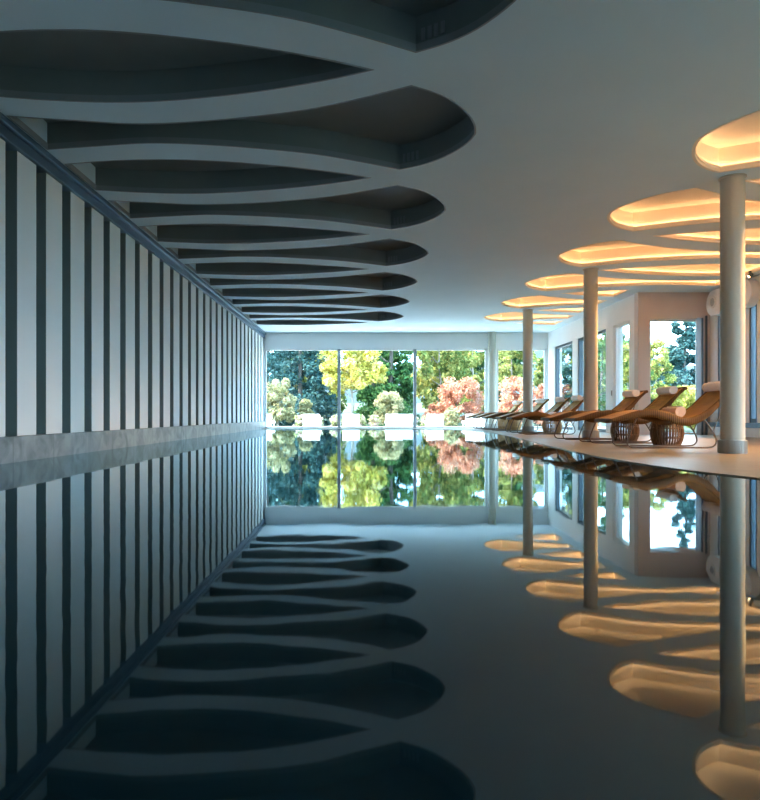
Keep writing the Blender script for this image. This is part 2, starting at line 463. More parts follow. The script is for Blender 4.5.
# back wall: header above a glazed front
HEAD = CAM_Z + 2.41
boxo('wall_back', LX - .1, RX1 + .2, BACK, BACK + .3, HEAD, CEIL + .45, M['wall'], kind='structure')
boxo('wall_end', LX - .45, LX + .02, BACK - .0, BACK + .3, -.3, CEIL + .45, M['wall'], kind='structure').name = 'trim_3'
def X(px, Y): return (px - 365) * Y / F
def glazed_y(idx, x0, x1, mull, z0, z1, y, fm, posts=.06, sill=.05):
    w = thing('window_%d' % idx, None, None, ((x0 + x1) / 2, y, z0)); w['kind'] = 'structure'
    ox = (x0 + x1) / 2
    def part(name, bm, m):
        bm.transform(Matrix.Translation((-ox, -y, -z0))); return obj(name, bm, m, w)
    bm = bmesh.new(); box(bm, x0, x1, y + .05, y + .13, z0, z0 + sill, .004); box(bm, x0, x1, y + .05, y + .13, z1 - .05, z1, .004)
    box(bm, x0, x0 + posts, y + .05, y + .13, z0, z1, .004); box(bm, x1 - posts, x1, y + .05, y + .13, z0, z1, .004)
    part('window_frame', bm, fm)
    e = [x0] + list(mull) + [x1]
    for m in mull:
        bm = bmesh.new(); box(bm, m - .055, m + .055, y + .03, y + .15, z0, z1, .006); part('mullion', bm, M['frame_grey'])
    for a, b in zip(e, e[1:]):
        bm = bmesh.new(); box(bm, a + .03, b - .03, y + .085, y + .095, z0 + .02, z1 - .02); part('glass_pane', bm, M['glass'])
    return w
glazed_y(1, LX + .02, X(487, BACK), [X(339, BACK), X(415, BACK)], 0, HEAD, BACK, M['frame_white'])
glazed_y(2, X(497, BACK), X(546.5, BACK), [], 0, HEAD, BACK, M['frame_white'])
boxo('trim_4', X(487, BACK), X(497, BACK), BACK + .05, BACK + .3, 0, HEAD + .1, M['wall'], kind='structure')
boxo('trim_5', X(546.5, BACK), RX1 + .2, BACK + .0, BACK + .3, 0, HEAD + .1, M['wall'], kind='structure')

# right wall beyond the corner
bm = bmesh.new()
box(bm, RX1, RX1 + .25, JOG + .2, BACK, HEAD - .02, CEIL + .45)
for a, b in ((22.45, BACK), (20.05, 20.55), (17.15, 17.7), (JOG + .2, JOG + .5)): box(bm, RX1, RX1 + .25, a, b, 0, HEAD)
obj('wall_right', bm, M['wall'])['kind'] = 'structure'
def glazed_x(idx, ya, yb, z0, z1, x, fm, fw=.07, sash=False):
    w = thing('window_%d' % idx, None, None, (x, (ya + yb) / 2, z0)); w['kind'] = 'structure'
    oy = (ya + yb) / 2
    def part(name, bm, m):
        bm.transform(Matrix.Translation((-x, -oy, -z0))); return obj(name, bm, m, w)
    bm = bmesh.new()
    box(bm, x - .03, x + .1, ya, ya + fw, z0, z1, .004); box(bm, x - .03, x + .1, yb - fw, yb, z0, z1, .004)
    box(bm, x - .03, x + .1, ya, yb, z0, z0 + .09, .004); box(bm, x - .03, x + .1, ya, yb, z1 - .07, z1, .004)
    part('window_frame', bm, fm)
    bm = bmesh.new(); box(bm, x + .03, x + .04, ya + .03, yb - .03, z0 + .03, z1 - .03); part('glass_pane', bm, M['glass'])
    return w
glazed_x(3, 20.55, 22.45, 0, HEAD - .02, RX1 + .05, M['frame_dark'])
glazed_x(4, 17.7, 20.05, 0, HEAD - .02, RX1 + .05, M['frame_dark'])
w5 = glazed_x(5, JOG + .5, 17.15, 0, HEAD - .02, RX1 + .05, M['frame_white'], .09)
boxo('window_handle', -.075, -.045, .62, .65, 1.0, 1.14, M['steel'], w5, bevel=.008)

# wall facing the pool room at the corner
WX0, WX1, WH = X(650, JOG), X(697, JOG), CAM_Z + 2.34
bm = bmesh.new()
box(bm, RX1 - .002, WX0, JOG, JOG + .22, 0, CEIL + .45); box(bm, WX1 + .08, RX2 + .2, JOG, JOG + .22, 0, CEIL + .45); box(bm, WX0, WX1 + .08, JOG, JOG + .22, WH, CEIL + .45)
bm.verts.ensure_lookup_table()
obj('wall_corner', bm, M['warmwall'])['kind'] = 'structure'
glazed_y(6, WX0, WX1 + .08, [], .0, WH, JOG + .02, M['frame_white'], .045)
boxo('trim_6', WX1 - .03, WX1 + .12, JOG - .04, JOG - .002, .0, WH + .02, M['frame_grey'], bevel=.005, kind='structure')
boxo('trim_8', WX1 + .09, WX1 + .13, JOG - .05, JOG - .003, .0, WH + .02, M['frame_dark'], bevel=.004, kind='structure')
boxo('trim_9', 8.29, 8.33, JOG - .04, JOG - .002, .0, 2.9, M['frame_dark'], bevel=.004, kind='structure')

# right wall of the wider, nearer part of the hall: posts, glass and a blue rail over a white plinth
bm = bmesh.new()
box(bm, RX2, RX2 + .25, -3.2, JOG, CAM_Z + 2.45, CEIL + .45); box(bm, RX2 - .06, RX2 + .25, -3.2, JOG, 0, .2)
posts = [(15.25, 15.58), (14.0, 14.75), (6.2, 13.72), (3.1, 3.3), (0, .2), (-3.2, -3.0)]
for a, b in posts: box(bm, RX2, RX2 + .25, a, b, .2, CAM_Z + 2.45)
obj('wall_side', bm, M['wall'])['kind'] = 'structure'
boxo('trim_7', RX2 - .09, RX2 + .02, -3.2, JOG - .02, .2, .31, M['blue_rail'], bevel=.006, kind='structure')
n_ = 7
for (a0, a1), (b0, b1) in zip(posts, posts[1:]):
    glazed_x(n_, b1, a0, .31, CAM_Z + 2.45, RX2 + .04, M['frame_dark'], .06); n_ += 1

# ------------------------------------------------------------------ columns
CX = 4.63
where = ['the nearest, its foot beside the closest lounger', 'second nearest, between the lounger groups', 'third nearest, slim with distance among the far loungers', 'farthest, against the garden glazing']
for i, Y in enumerate((8.064, 13.13, 18.20, 23.1)):
    t = thing('column', 'round off-white column with grey metal foot, %s' % where[i], 'column', (CX if i < 3 else X(492, 23.1), Y, 0), 0, 'columns along the pool deck')
    bm = bmesh.new(); lathe(bm, [(0, .17), (.14, .17), (.14, CEIL)], 48); obj('shaft', bm, M['column'], t, auto=40)
    bm = bmesh.new(); prof = [(0, .0), (.160, .0), (.164, .006), (.164, .16), (.160, .168), (.14, .172), (0, .172)]; lathe(bm, prof, 48)
    for a in range(48):
        b2 = bmesh.new(); box(b2, .160, .168, -.004, .004, .01, .16); b2.transform(Matrix.Rotation(2 * PI * a / 48, 4, 'Z'))
        tmp = bpy.data.meshes.new('t'); b2.to_mesh(tmp); b2.free(); bm.from_mesh(tmp); bpy.data.meshes.remove(tmp)
    obj('foot_collar', bm, M['steel'], t, auto=40)
    bm = bmesh.new(); lathe(bm, [(.141, CEIL - .02), (.158, CEIL - .008), (.158, CEIL)], 48); obj('top_collar', bm, M['column'], t, auto=40)

# small warm spotlights in a row over the side windows
for i, (Y, lab) in enumerate(((13.3, 'small dark ceiling spotlight by the side windows, visible right of the nearest column'), (10.6, 'small dark ceiling spotlight just outside the view on the right'),
                              (8.0, 'second small dark ceiling spotlight outside the view on the right'))):
    t = thing('spotlight', lab, 'spotlight', (8.0, Y, CEIL), 0, 'ceiling spotlights over the side windows')
    bm = bmesh.new(); lathe(bm, [(0, 0), (.03, 0), (.03, -.03), (.012, -.034), (.012, -.06), (0, -.06)], 20); obj('base', bm, M['frame_dark'], t, auto=40)
    aim = Vector((-.72, -.05, -.70)).normalized(); R = aim.to_track_quat('-Z', 'Y').to_matrix().to_4x4()
    bm = bmesh.new(); lathe(bm, [(0, .05), (.04, .05), (.05, -.05), (.046, -.05), (.036, .02), (0, .02)], 24); bm.transform(Matrix.Translation((0, 0, -.09)) @ R); hd = obj('head', bm, M['frame_dark'], t, auto=40)
    bm = bmesh.new(); lathe(bm, [(0, -.02), (.036, -.02)], 20); bm.transform(Matrix.Translation((0, 0, -.09)) @ R); obj('bulb', bm, M['lamp'], hd)
    L = bpy.data.lights.new('spotlight_lamp', 'SPOT'); L.energy = (950, 300, 1100)[i]; L.color = (1, .50, .15); L.spot_size = math.radians(75); L.spot_blend = .6; L.shadow_soft_size = .04
    lo_ = bpy.data.objects.new('spotlight_lamp', L); COL.objects.link(lo_); lo_.parent = t
    lo_.location = Vector((0, 0, -.09)) + aim * .08; lo_.rotation_euler = aim.to_track_quat('-Z', 'Y').to_euler()

# rounded white housing high on the side wall, with a round porthole
t = thing('air_duct', 'white rounded air duct housing with a round porthole, high by the corner window', 'air duct', (RX2, 14.5, 3.12))
bm = bmesh.new(); cap = []
for i in range(25):
    th = -PI / 2 + PI * i / 24; cap.append((.58 + .30 * math.cos(th), .30 * math.sin(th)))
for i in range(25):
    th = PI / 2 + PI * i / 24; cap.append((-.62 + .30 * math.cos(th), .30 * math.sin(th)))
a = [bm.verts.new((-.20, y, z)) for y, z in cap]; b = [bm.verts.new((-.002, y, z)) for y, z in cap]
for i in range(len(cap)):
    j = (i + 1) % len(cap); bm.faces.new((a[i], a[j], b[j], b[i]))
fa = bm.faces.new(a); bm.faces.new(b[::-1])
bmesh.ops.bevel(bm, geom=list(fa.edges), offset=.05, segments=4, affect='EDGES')
obj('housing', bm, M['frame_white'], t, auto=35)
PM = Matrix.Translation((-.20, .60, .02)) @ Matrix.Rotation(-PI / 2, 4, 'Y')
bm = bmesh.new(); lathe(bm, [(.10, .0), (.105, .018), (.125, .024), (.145, .018), (.15, 0)], 36); bm.transform(PM); obj('porthole_ring', bm, M['frame_white'], t, auto=40)
bm = bmesh.new(); lathe(bm, [(0, .003), (.102, .003), (.102, -.01), (0, -.01)], 36); bm.transform(PM); obj('porthole', bm, M['frame_grey'], t, auto=40)

# ------------------------------------------------------------------ loungers
prof = [(p.x, p.z) for p in catmull([(0, 0, .405), (.16, 0, .455), (.36, 0, .515), (.58, 0, .54), (.80, 0, .50), (.98, 0, .435), (1.14, 0, .425), (1.32, 0, .50), (1.50, 0, .64), (1.66, 0, .79), (1.82, 0, .935)], 5)]
def surf_z(x):
    return float(np.interp(x, [p[0] for p in prof], [p[1] for p in prof]))
def normals2(pr):
    out = []
    for i in range(len(pr)):
        a = Vector(pr[max(i - 1, 0)]); b = Vector(pr[min(i + 1, len(pr) - 1)]); t_ = (b - a).normalized(); out.append(Vector((-t_.y, t_.x)))
    return out
def sweep_band(bm, pr, ya, yb, lo, hi, crown=0.0):
    nn = normals2(pr); rings = []; K = 9
    for (x, z), nrm in zip(pr, nn):
        r = []
        for j in range(K):
            u = j / (K - 1); y = ya + (yb - ya) * u; dz = crown * (2 * u - 1) ** 2
            r.append(bm.verts.new((x + nrm.x * (hi + dz), y, z + nrm.y * (hi + dz))))
        for j in range(K - 1, -1, -1):
            u = j / (K - 1); y = ya + (yb - ya) * u; dz = crown * (2 * u - 1) ** 2
            r.append(bm.verts.new((x + nrm.x * (lo + dz), y, z + nrm.y * (lo + dz))))
        rings.append(r)
    n = len(rings[0])
    for a, b in zip(rings, rings[1:]):
        for i in range(n): bm.faces.new((a[i], a[(i + 1) % n], b[(i + 1) % n], b[i]))
    bm.faces.new(rings[0][::-1]); bm.faces.new(rings[-1])
HW = .33
def make_lounger():
    t = thing('sun_lounger', 'x', 'sun lounger')
    bm = bmesh.new(); sweep_band(bm, prof, -HW + .02, HW - .02, -.035, .0, .018); obj('woven_seat', bm, M['rattan'], t, auto=40)
    for s in (-1, 1):
        bm = bmesh.new(); nn = normals2(prof); rings = []       # deep side of the shell, shallow at head and foot
        for q, ((x, z), n) in enumerate(zip(prof, nn)):
            dp = .05 + .075 * math.sin(PI * min(1, q / (len(prof) - 1) * 1.1)) ** .8 if q / (len(prof) - 1) * 1.1 < 1 else .05
            r = []
            for a in range(12):
                th = 2 * PI * a / 12; w_ = .024 * math.cos(th); h_ = -dp / 2 + .024 + (dp / 2) * math.sin(th)
                r.append(bm.verts.new((x + n.x * h_, s * (HW - .02) + w_, z + n.y * h_)))
            rings.append(r)
        for a, b in zip(rings, rings[1:]):
            for q in range(12): bm.faces.new((a[q], a[(q + 1) % 12], b[(q + 1) % 12], b[q]))
        bm.faces.new(rings[0][::-1]); bm.faces.new(rings[-1])
        obj('side_rail', bm, M['rattan_shaded'], t, auto=50)
    for x, z in ((-.005, .40), (1.825, .925)):
        bm = bmesh.new(); tube(bm, [(x, -HW + .015, z), (x, HW - .015, z)], .03, 10); obj('end_rail', bm, M['rattan_shaded'], t, auto=50)
    for s in (-1, 1):
        y = s * (HW - .06)
        path = catmull([(.42, y, .50), (.36, y, .40), (.28, y, .22), (.24, y, .09), (.27, y, .03), (.36, y, .014), (.7, y, .014), (1.1, y, .014), (1.40, y, .014), (1.49, y, .04), (1.52, y, .11), (1.47, y, .24), (1.36, y, .40), (1.32, y, .47)], 5)
        bm = bmesh.new(); tube(bm, path, .0115, 10); obj('sled_leg', bm, M['tube'], t, auto=60)
    for x, z in ((.42, .495), (1.33, .46), (1.62, .715)):
        bm = bmesh.new(); tube(bm, [(x, -HW + .05, z), (x, HW - .05, z)], .0105, 8); obj('cross_bar', bm, M['tube'], t, auto=60)
    for s in (-1, 1):
        bm = bmesh.new(); tube(bm, [(1.47, s * (HW - .06), .24), (1.56, s * (HW - .06), .46), (1.62, s * (HW - .06), .715)], .0095, 8); obj('back_strut', bm, M['tube'], t, auto=60)
    return t
lproto = make_lounger()
lx0 = 3.53
lpos = [(lx0, 9.47), (lx0, 11.0), (lx0 + .02, 12.52), (lx0 + .08, 15.9), (lx0 + .10, 17.35), (lx0 + .05, 19.15), (lx0 + .02, 20.6), (lx0 + .0, 21.95)]
llab = ['brown rattan sun lounger beside the nearest column, closest to the viewer',
        'brown rattan sun lounger, second nearest, between the two dark wicker tables',
        'brown rattan sun lounger, third nearest, just before the second column',
        'brown rattan sun lounger, first one beyond the second column',
        'brown rattan sun lounger, second one beyond the second column, before the third column',
        'brown rattan sun lounger, third from the far end, just past the third column',
        'brown rattan sun lounger, second from the far end by the garden windows',
        'brown rattan sun lounger, farthest in the row by the garden windows']
for i, (x, y) in enumerate(lpos):
    o = lproto if i == 0 else copy_tree(lproto)
    o.location = (x, y, 0); o['label'] = llab[i]; o['group'] = 'rattan sun loungers along the pool'

def towel_mesh(r, L, m):
    bm = bmesh.new(); turns = 3.2; N = 70; th = r / turns * .86
    pts_o, pts_i = [], []
    for i in range(N):
        u = i / (N - 1); a = u * turns * 2 * PI; rr = .012 + (r - .012) * u
        if u > .97: rr -= 0.0
        pts_o.append((rr * math.cos(a), rr * math.sin(a))); ri = max(rr - th, .001); pts_i.append((ri * math.cos(a), ri * math.sin(a)))
    A = []
    for (yy, sh) in ((-L / 2, .012), (-L / 2 + .012, 0), (L / 2 - .012, 0), (L / 2, .012)):
        A.append(([bm.verts.new((x, yy, z)) for x, z in pts_o], [bm.verts.new((x, yy, z)) for x, z in pts_i]))
    for (ao, ai), (bo, bi) in zip(A, A[1:]):
        for i in range(N - 1):
            bm.faces.new((ao[i], ao[i + 1], bo[i + 1], bo[i])); bm.faces.new((ai[i + 1], ai[i], bi[i], bi[i + 1]))
        bm.faces.new((ao[0], bo[0], bi[0], ai[0])); bm.faces.new((ao[-1], ai[-1], bi[-1], bo[-1]))
    for (ao, ai), fl in ((A[0], 1), (A[-1], -1)):
        for i in range(N - 1):
            f = (ao[i], ai[i], ai[i + 1], ao[i + 1]); bm.faces.new(f if fl > 0 else f[::-1])
    # soft core so the roll reads as solid
    lathe(bm, [(0, -L / 2 + .006), (r * .62, -L / 2 + .006), (r * .62, L / 2 - .006), (0, L / 2 - .006)], 24)
    for v in bm.verts[-0:]: pass
    return bm
def towel_obj(name, r, L, m):
    bm = towel_mesh(r, L, m)
    # the lathe core was made about Z; turn only those verts to lie along Y
    core = [v for v in bm.verts if abs(abs(v.co.z) - (L / 2 - .006)) < 1e-4 and v.co.xy.length <= r * .63]
    for v in core: v.co = Vector((v.co.x, v.co.z, v.co.y))
    return obj(name, bm, m, auto=40)
def on_seat(u, r):
    x = u; z = surf_z(u); dz = (surf_z(u + .03) - surf_z(u - .03)) / .06; n = Vector((-dz, 1)).normalized()
    return x + n.x * (r + .012), z + n.y * (r + .012)
head = towel_obj('rolled_towel', .08, .50, M['towel'])
short = ['nearest', 'second nearest', 'third nearest', 'fourth nearest', 'fifth nearest', 'sixth nearest', 'second farthest', 'farthest']
for i, (x, y) in enumerate(lpos):
    o = head if i == 0 else copy_tree(head)
    dx, dz = on_seat(1.71, .08); o.location = (x + dx, y + [0, .0, .01, -.01, .02, 0, .01, 0][i], dz); o.rotation_euler = (0, .3 * i, 0)
    tag(o, 'white rolled towel at the head of the %s lounger' % short[i], 'towel', 'rolled towels at the lounger heads')
dx, dz = on_seat(1.0, .088)
bt = towel_obj('rolled_towel', .088, .46, M['towel_beige']); bt.location = (lpos[0][0] + dx, lpos[0][1], dz)
tag(bt, 'beige rolled towel in the seat dip of the nearest lounger', 'towel', 'rolled towels in the lounger seats')
lt = towel_obj('rolled_towel', .06, .44, M['towel'])
for k, i in enumerate((1, 3)):
    o = lt if k == 0 else copy_tree(lt)
    dx, dz = on_seat(1.03, .06); o.location = (lpos[i][0] + dx, lpos[i][1], dz)
    tag(o, 'small pale rolled towel in the seat dip of the %s lounger' % short[i], 'towel', 'rolled towels in the lounger seats')

# ------------------------------------------------------------------ barrel shaped wicker side tables
def make_table(m):
    t = thing('side_table', 'x', 'side table')
    H, R0, R1 = .40, .17, .245
    def rad(z): u = z / H; return R0 + (R1 - R0) * math.sin(PI * min(max(.06 + .9 * u, 0), 1)) ** .7
    bm = bmesh.new(); n = 34
    for k in range(n):
        a = 2 * PI * k / n
        pts = [(rad(z) * math.cos(a), rad(z) * math.sin(a), z) for z in np.linspace(.012, H - .012, 11)]
        ring_prev = None
        for (x, y, z) in pts:
            ta = Vector((-math.sin(a), math.cos(a), 0)); ra = Vector((math.cos(a), math.sin(a), 0)); c = Vector((x, y, z))
            rg = [bm.verts.new(c + ta * sx * .0135 + ra * sr * .006) for sx, sr in ((-1, -1), (1, -1), (1, 1), (-1, 1))]
            if ring_prev:
                for q in range(4): bm.faces.new((ring_prev[q], ring_prev[(q + 1) % 4], rg[(q + 1) % 4], rg[q]))
            else: bm.faces.new(rg[::-1])
            ring_prev = rg
        bm.faces.new(ring_prev)
    obj('lattice', bm, m, t)
    for z in (.014, .12, .27, H - .012):
        bm = bmesh.new(); tube(bm, [((rad(z) - .004) * math.cos(2 * PI * i / 36), (rad(z) - .004) * math.sin(2 * PI * i / 36), z) for i in range(36)], .011, 8, closed=True); obj('hoop', bm, m, t, auto=60)
    bm = bmesh.new(); lathe(bm, [(0, H - .03), (rad(H), H - .03), (rad(H) + .012, H - .015), (rad(H) + .006, H), (0, H + .004)], 40); obj('table_top', bm, m, t, auto=40)
    bm = bmesh.new(); lathe(bm, [(0, .008), (rad(0) - .02, .008), (rad(0) - .02, .024), (0, .024)], 32); obj('bottom_disc', bm, m, t, auto=40)
    return t
tA = make_table(M['wicker_dark']); tB = make_table(M['wicker_tan'])
tpos = [(tA, 4.82, 10.22, 'dark brown barrel-shaped wicker side table, nearest, between the first two loungers'),
        (tA, 4.77, 11.75, 'dark brown barrel-shaped wicker side table between the second and third loungers'),
        (tB, 4.86, 16.62, 'tan barrel-shaped wicker side table between two loungers beyond the second column'),
        (tB, 4.60, 19.88, 'tan barrel-shaped wicker side table, second farthest, beyond the third column'),
        (tB, 4.66, 21.28, 'tan barrel-shaped wicker side table, farthest, near the garden windows')]
used = set()
for p, x, y, lab in tpos:
    o = p if id(p) not in used else copy_tree(p); used.add(id(p))
    o.location = (x, y, 0); o['label'] = lab; o['group'] = 'barrel wicker side tables'

# ------------------------------------------------------------------ outside: terrace, lawn, white chairs
boxo('terrace', -9, 10, BACK + .25, 28.45, -.4, -.03, M['terrace'], kind='structure')
# the lawn surrounds the building and starts beyond its walls
bm = bmesh.new()
g = lambda x, y: bm.verts.new((x, y, -.12 + max(0, (y - 34)) * .035 + max(0, (abs(x) - 14)) * .02))
def patch(x0, x1, y0_, y1_, nx, ny):
    P = [[g(x0 + (x1 - x0) * i / nx, y0_ + (y1_ - y0_) * j / ny) for i in range(nx + 1)] for j in range(ny + 1)]
    for j in range(ny):
        for i in range(nx): bm.faces.new((P[j][i], P[j][i + 1], P[j + 1][i + 1], P[j + 1][i]))
patch(-60, 80, BACK + .25, 120, 28, 24); patch(RX2 + .3, 80, -30, BACK + .25, 14, 12); patch(-60, LX - .6, -30, BACK + .25, 10, 12); patch(RX1 + .3, RX2 + .3, JOG + .2, BACK + .25, 2, 6)
obj('lawn', bm, M['lawn'])['kind'] = 'structure'
# distant hazy hill
bm = bmesh.new(); P = []
for j in range(9):
    row = []
    for i in range(60):
        x = -160 + i * 6.5; y = 95 + j * 9
        z = (j / 8) ** .8 * (13 + 6 * math.sin(i * .21 + 1) + 2.5 * math.sin(i * .63) + 1.2 * math.sin(i * 1.7)) - 1
        row.append(bm.verts.new((x, y, z)))
    P.append(row)
for j in range(8):
    for i in range(59): bm.faces.new((P[j][i], P[j][i + 1], P[j + 1][i + 1], P[j + 1][i]))
obj('hill', bm, M['hill'], smooth=True)['kind'] = 'structure'

def make_chair():
    t = thing('garden_chair', 'x', 'garden chair')
    bm = bmesh.new(); box(bm, -.345, .345, -.05, .03, .17, .545, .02, 3)
    for v in bm.verts: v.co.y -= (v.co.z - .2) * .22
    obj('backrest', bm, M['white_fabric'], t, auto=40)
    bm = bmesh.new(); box(bm, -.345, .345, .02, .95, .15, .27, .03, 3); obj('seat', bm, M['white_fabric'], t, auto=40)
    for x in (-.30, .30):
        for y in (.06, .88):
            bm = bmesh.new(); box(bm, x - .02, x + .02, y - .02, y + .02, 0, .16, .003); obj('leg', bm, M['white_metal'], t)
    bm = bmesh.new(); box(bm, -.335, .335, -.04, .0, .0, .20, .004); obj('back_panel', bm, M['white_metal'], t)
    return t
cp = make_chair(); CY = 26.2
chs = [(263.5, CY, 'white low garden chair at the left end, half hidden by the window edge'), (311.5, CY, 'white low garden chair left of the first mullion, alone in the left pane'),
       (351, CY, 'white low garden chair just right of the first mullion'), (394, CY, 'white low garden chair, left and taller one of the touching pair'),
       (404.5, CY + 1.15, 'white low garden chair partly behind its neighbour by the second mullion'), (435, CY, 'white low garden chair alone just right of the second mullion'),
       (474, CY - .6, 'white low garden chair outside behind the farthest lounger feet'), (491.5, CY - .6, 'white low garden chair outside, behind the slim white window post'),
       (509, CY - .6, 'white low garden chair outside, right of the slim white window post')]
for i, (px, Y, lab) in enumerate(chs):
    o = cp if i == 0 else copy_tree(cp)
    o.location = (X(px, Y), Y, -.03); o['label'] = lab; o['group'] = 'white garden chairs on the terrace'

# ------------------------------------------------------------------ planting
def leaves_mesh(name, centers, radii, n, size, flat=1.0, droop=0.0):
    """n leaf shaped quads scattered through clumps; tone 0..1 varies by clump and by leaf"""
    k = len(centers); idx = rng.integers(0, k, n)
    d = rng.normal(size=(n, 3)); d /= np.linalg.norm(d, axis=1)[:, None]; rr = rng.random(n) ** (1 / 2.2)
    c = np.asarray(centers)[idx] + d * (np.asarray(radii)[idx] * rr)[:, None] * np.array([1, 1, flat])
    nrm = rng.normal(size=(n, 3)) + d * .8; nrm[:, 2] += .5; nrm /= np.linalg.norm(nrm, axis=1)[:, None]
    u = np.cross(nrm, rng.normal(size=(n, 3))); u /= np.linalg.norm(u, axis=1)[:, None]; v = np.cross(nrm, u)
    s = size * (.6 + .8 * rng.random(n))[:, None]
    q = np.stack([c - u * s, c - v * s * .5 + nrm * s * .12, c + u * s, c + v * s * .5 + nrm * s * .12], 1).reshape(-1, 3)
    me = bpy.data.meshes.new(name); me.vertices.add(n * 4); me.vertices.foreach_set('co', q.ravel())
    me.loops.add(n * 4); me.loops.foreach_set('vertex_index', np.arange(n * 4, dtype=np.int32))
    me.polygons.add(n); me.polygons.foreach_set('loop_start', np.arange(0, n * 4, 4, dtype=np.int32)); me.polygons.foreach_set('loop_total', np.full(n, 4, dtype=np.int32))
    tone = np.clip(rng.random(k)[idx] * .45 + rng.random(n) * .55, 0, 1)
    at = me.attributes.new('tone', 'FLOAT', 'FACE'); at.data.foreach_set('value', tone.astype(np.float32))
    me.update(); me.validate(); return me
def trunk_bm(h, r, branches, spread, lean=.1):
    bm = bmesh.new()
    top = Vector((random.uniform(-lean, lean) * h * .3, random.uniform(-lean, lean) * h * .3, h))
    path = catmull([(0, 0, -.25), (random.uniform(-.05, .05) * h, 0, h * .3), (top.x * .6, top.y * .6, h * .65), top], 4)
    tube(bm, path, r, 8, radii=[r * (1.15 - .95 * i / (len(path) - 1)) for i in range(len(path))])
    for b in range(branches):
        u = .22 + .7 * b / max(branches, 1); p = path[int(u * (len(path) - 1))]; a = random.uniform(0, 2 * PI); L = spread * (1.05 - u * .6)
        e = p + Vector((math.cos(a) * L, math.sin(a) * L, L * random.uniform(.4, .9))); mid = (p + e) / 2 + Vector((0, 0, -.06 * L))
        bp_ = catmull([p, mid, e], 3); tube(bm, bp_, r * .3, 6, radii=[r * .42 * (1 - .75 * i / (len(bp_) - 1)) for i in range(len(bp_))])
    return bm
def tree(name, label, cat, px, Y, h, w, m, n, size, bark, shape='round', group=None, base=.1, z0=-.1):
    x = X(px, Y); t = thing(name, label, cat, (x, Y, z0), 0, group)
    cs, rs = [], []
    if shape == 'round':
        for _ in range(80):
            a = random.uniform(0, 2 * PI); q = random.random() ** .5; zz = random.uniform(-1, 1)
            k = math.sqrt(max(0, 1 - zz * zz)) * q
            cs.append((math.cos(a) * k * w * .42, math.sin(a) * k * w * .42, h * (base + (1 - base) / 2) + zz * h * (1 - base) * .46)); rs.append(w * random.uniform(.055, .12))
    elif shape == 'cone':
        lv = 24
        for i in range(lv):
            u = i / (lv - 1); z = h * (base + (1 - base) * u); rad = w * .5 * (1 - u) ** .8 + .08
            for b in range(max(3, int(7 * (1 - u)) + 2)):
                a = random.uniform(0, 2 * PI); k = rad * random.uniform(.35, .85)
                cs.append((math.cos(a) * k, math.sin(a) * k, z - k * .25)); rs.append(max(.16, rad * .33))
    elif shape == 'spread':
        for _ in range(70):
            a = random.uniform(0, 2 * PI); q = random.random() ** .5; tier = random.uniform(.42, .98)
            k = q * w * .46 * (1.1 - tier * .45)
            cs.append((math.cos(a) * k, math.sin(a) * k, h * tier * (1 - .12 * q))); rs.append(w * random.uniform(.05, .10))
    else:   # bush: dome down to the ground
        for _ in range(60):
            a = random.uniform(0, 2 * PI); q = random.random() ** .5; zz = random.random()
            k = q * math.sqrt(1 - zz * zz * .8) * w * .42
            cs.append((math.cos(a) * k, math.sin(a) * k, .12 * h + zz * h * .78)); rs.append(min(w, h) * random.uniform(.07, .15))
    flat = .6 if shape == 'cone' else .85
    link('foliage', leaves_mesh('foliage', cs, rs, n, size, flat), m, t)
    th = h * (.9 if shape == 'cone' else .7 if shape != 'bush' else .5)
    obj('trunk', trunk_bm(th, max(.03, h * .016), {'cone': 3, 'bush': 4}.get(shape, 7), w * .36), bark, t, auto=60)
    return t
LM = {}
LM['yellow'] = leaf_mat('yellow autumn leaves', [(.16, .20, .04), (.48, .42, .08), (.62, .52, .16), (.68, .62, .36)])
LM['conifer'] = leaf_mat('blue green conifer needles', [(.012, .035, .035), (.03, .075, .07), (.06, .12, .11), (.16, .24, .24)], trans=.15)
LM['dark'] = leaf_mat('deep green leaves', [(.012, .04, .015), (.03, .09, .03), (.07, .15, .05), (.16, .26, .10)], trans=.2)
LM['red'] = leaf_mat('salmon red maple leaves', [(.26, .09, .05), (.50, .19, .11), (.60, .31, .20), (.64, .46, .33)])
LM['olive'] = leaf_mat('pale olive leaves', [(.13, .15, .06), (.27, .25, .12), (.42, .37, .20), (.52, .47, .30)])
LM['mixed'] = leaf_mat('yellow green leaves', [(.04, .09, .03), (.15, .20, .055), (.38, .36, .10), (.60, .52, .22)])
LM['flower'] = leaf_mat('pink and green border plants', [(.14, .26, .06), (.30, .38, .12), (.62, .40, .40), (.72, .62, .50)])
T = tree
# seen through the big garden glazing
T('conifer', 'dark blue-green conifer at the left of the garden window', 'tree', 300, 35, 8.5, 5.0, LM['conifer'], 16000, .10, M['bark_dark'], 'cone', base=.02)
T('conifer', 'dark conifer behind the left window edge, taller and farther back', 'tree', 268, 42, 10, 5.4, LM['conifer'], 12000, .12, M['bark_dark'], 'cone', base=.02)
T('deciduous_tree', 'yellow autumn tree around the first mullion with a pale trunk', 'tree', 350, 31.5, 5.0, 4.4, LM['yellow'], 11000, .095, M['bark'], 'spread', base=.28)
T('conifer', 'slender deep green tree left of the second mullion', 'tree', 396, 34.5, 9.5, 2.9, LM['dark'], 13000, .10, M['bark_dark'], 'cone', base=.02)
T('conifer', 'narrow deep green tree between the yellow tree and the second mullion', 'tree', 374, 38, 9.0, 3.0, LM['dark'], 9000, .11, M['bark_dark'], 'cone', base=.02)
T('deciduous_tree', 'green and yellow leafy tree right of the second mullion', 'tree', 440, 36.5, 6.6, 4.2, LM['mixed'], 13000, .11, M['bark'], 'round', base=.1)
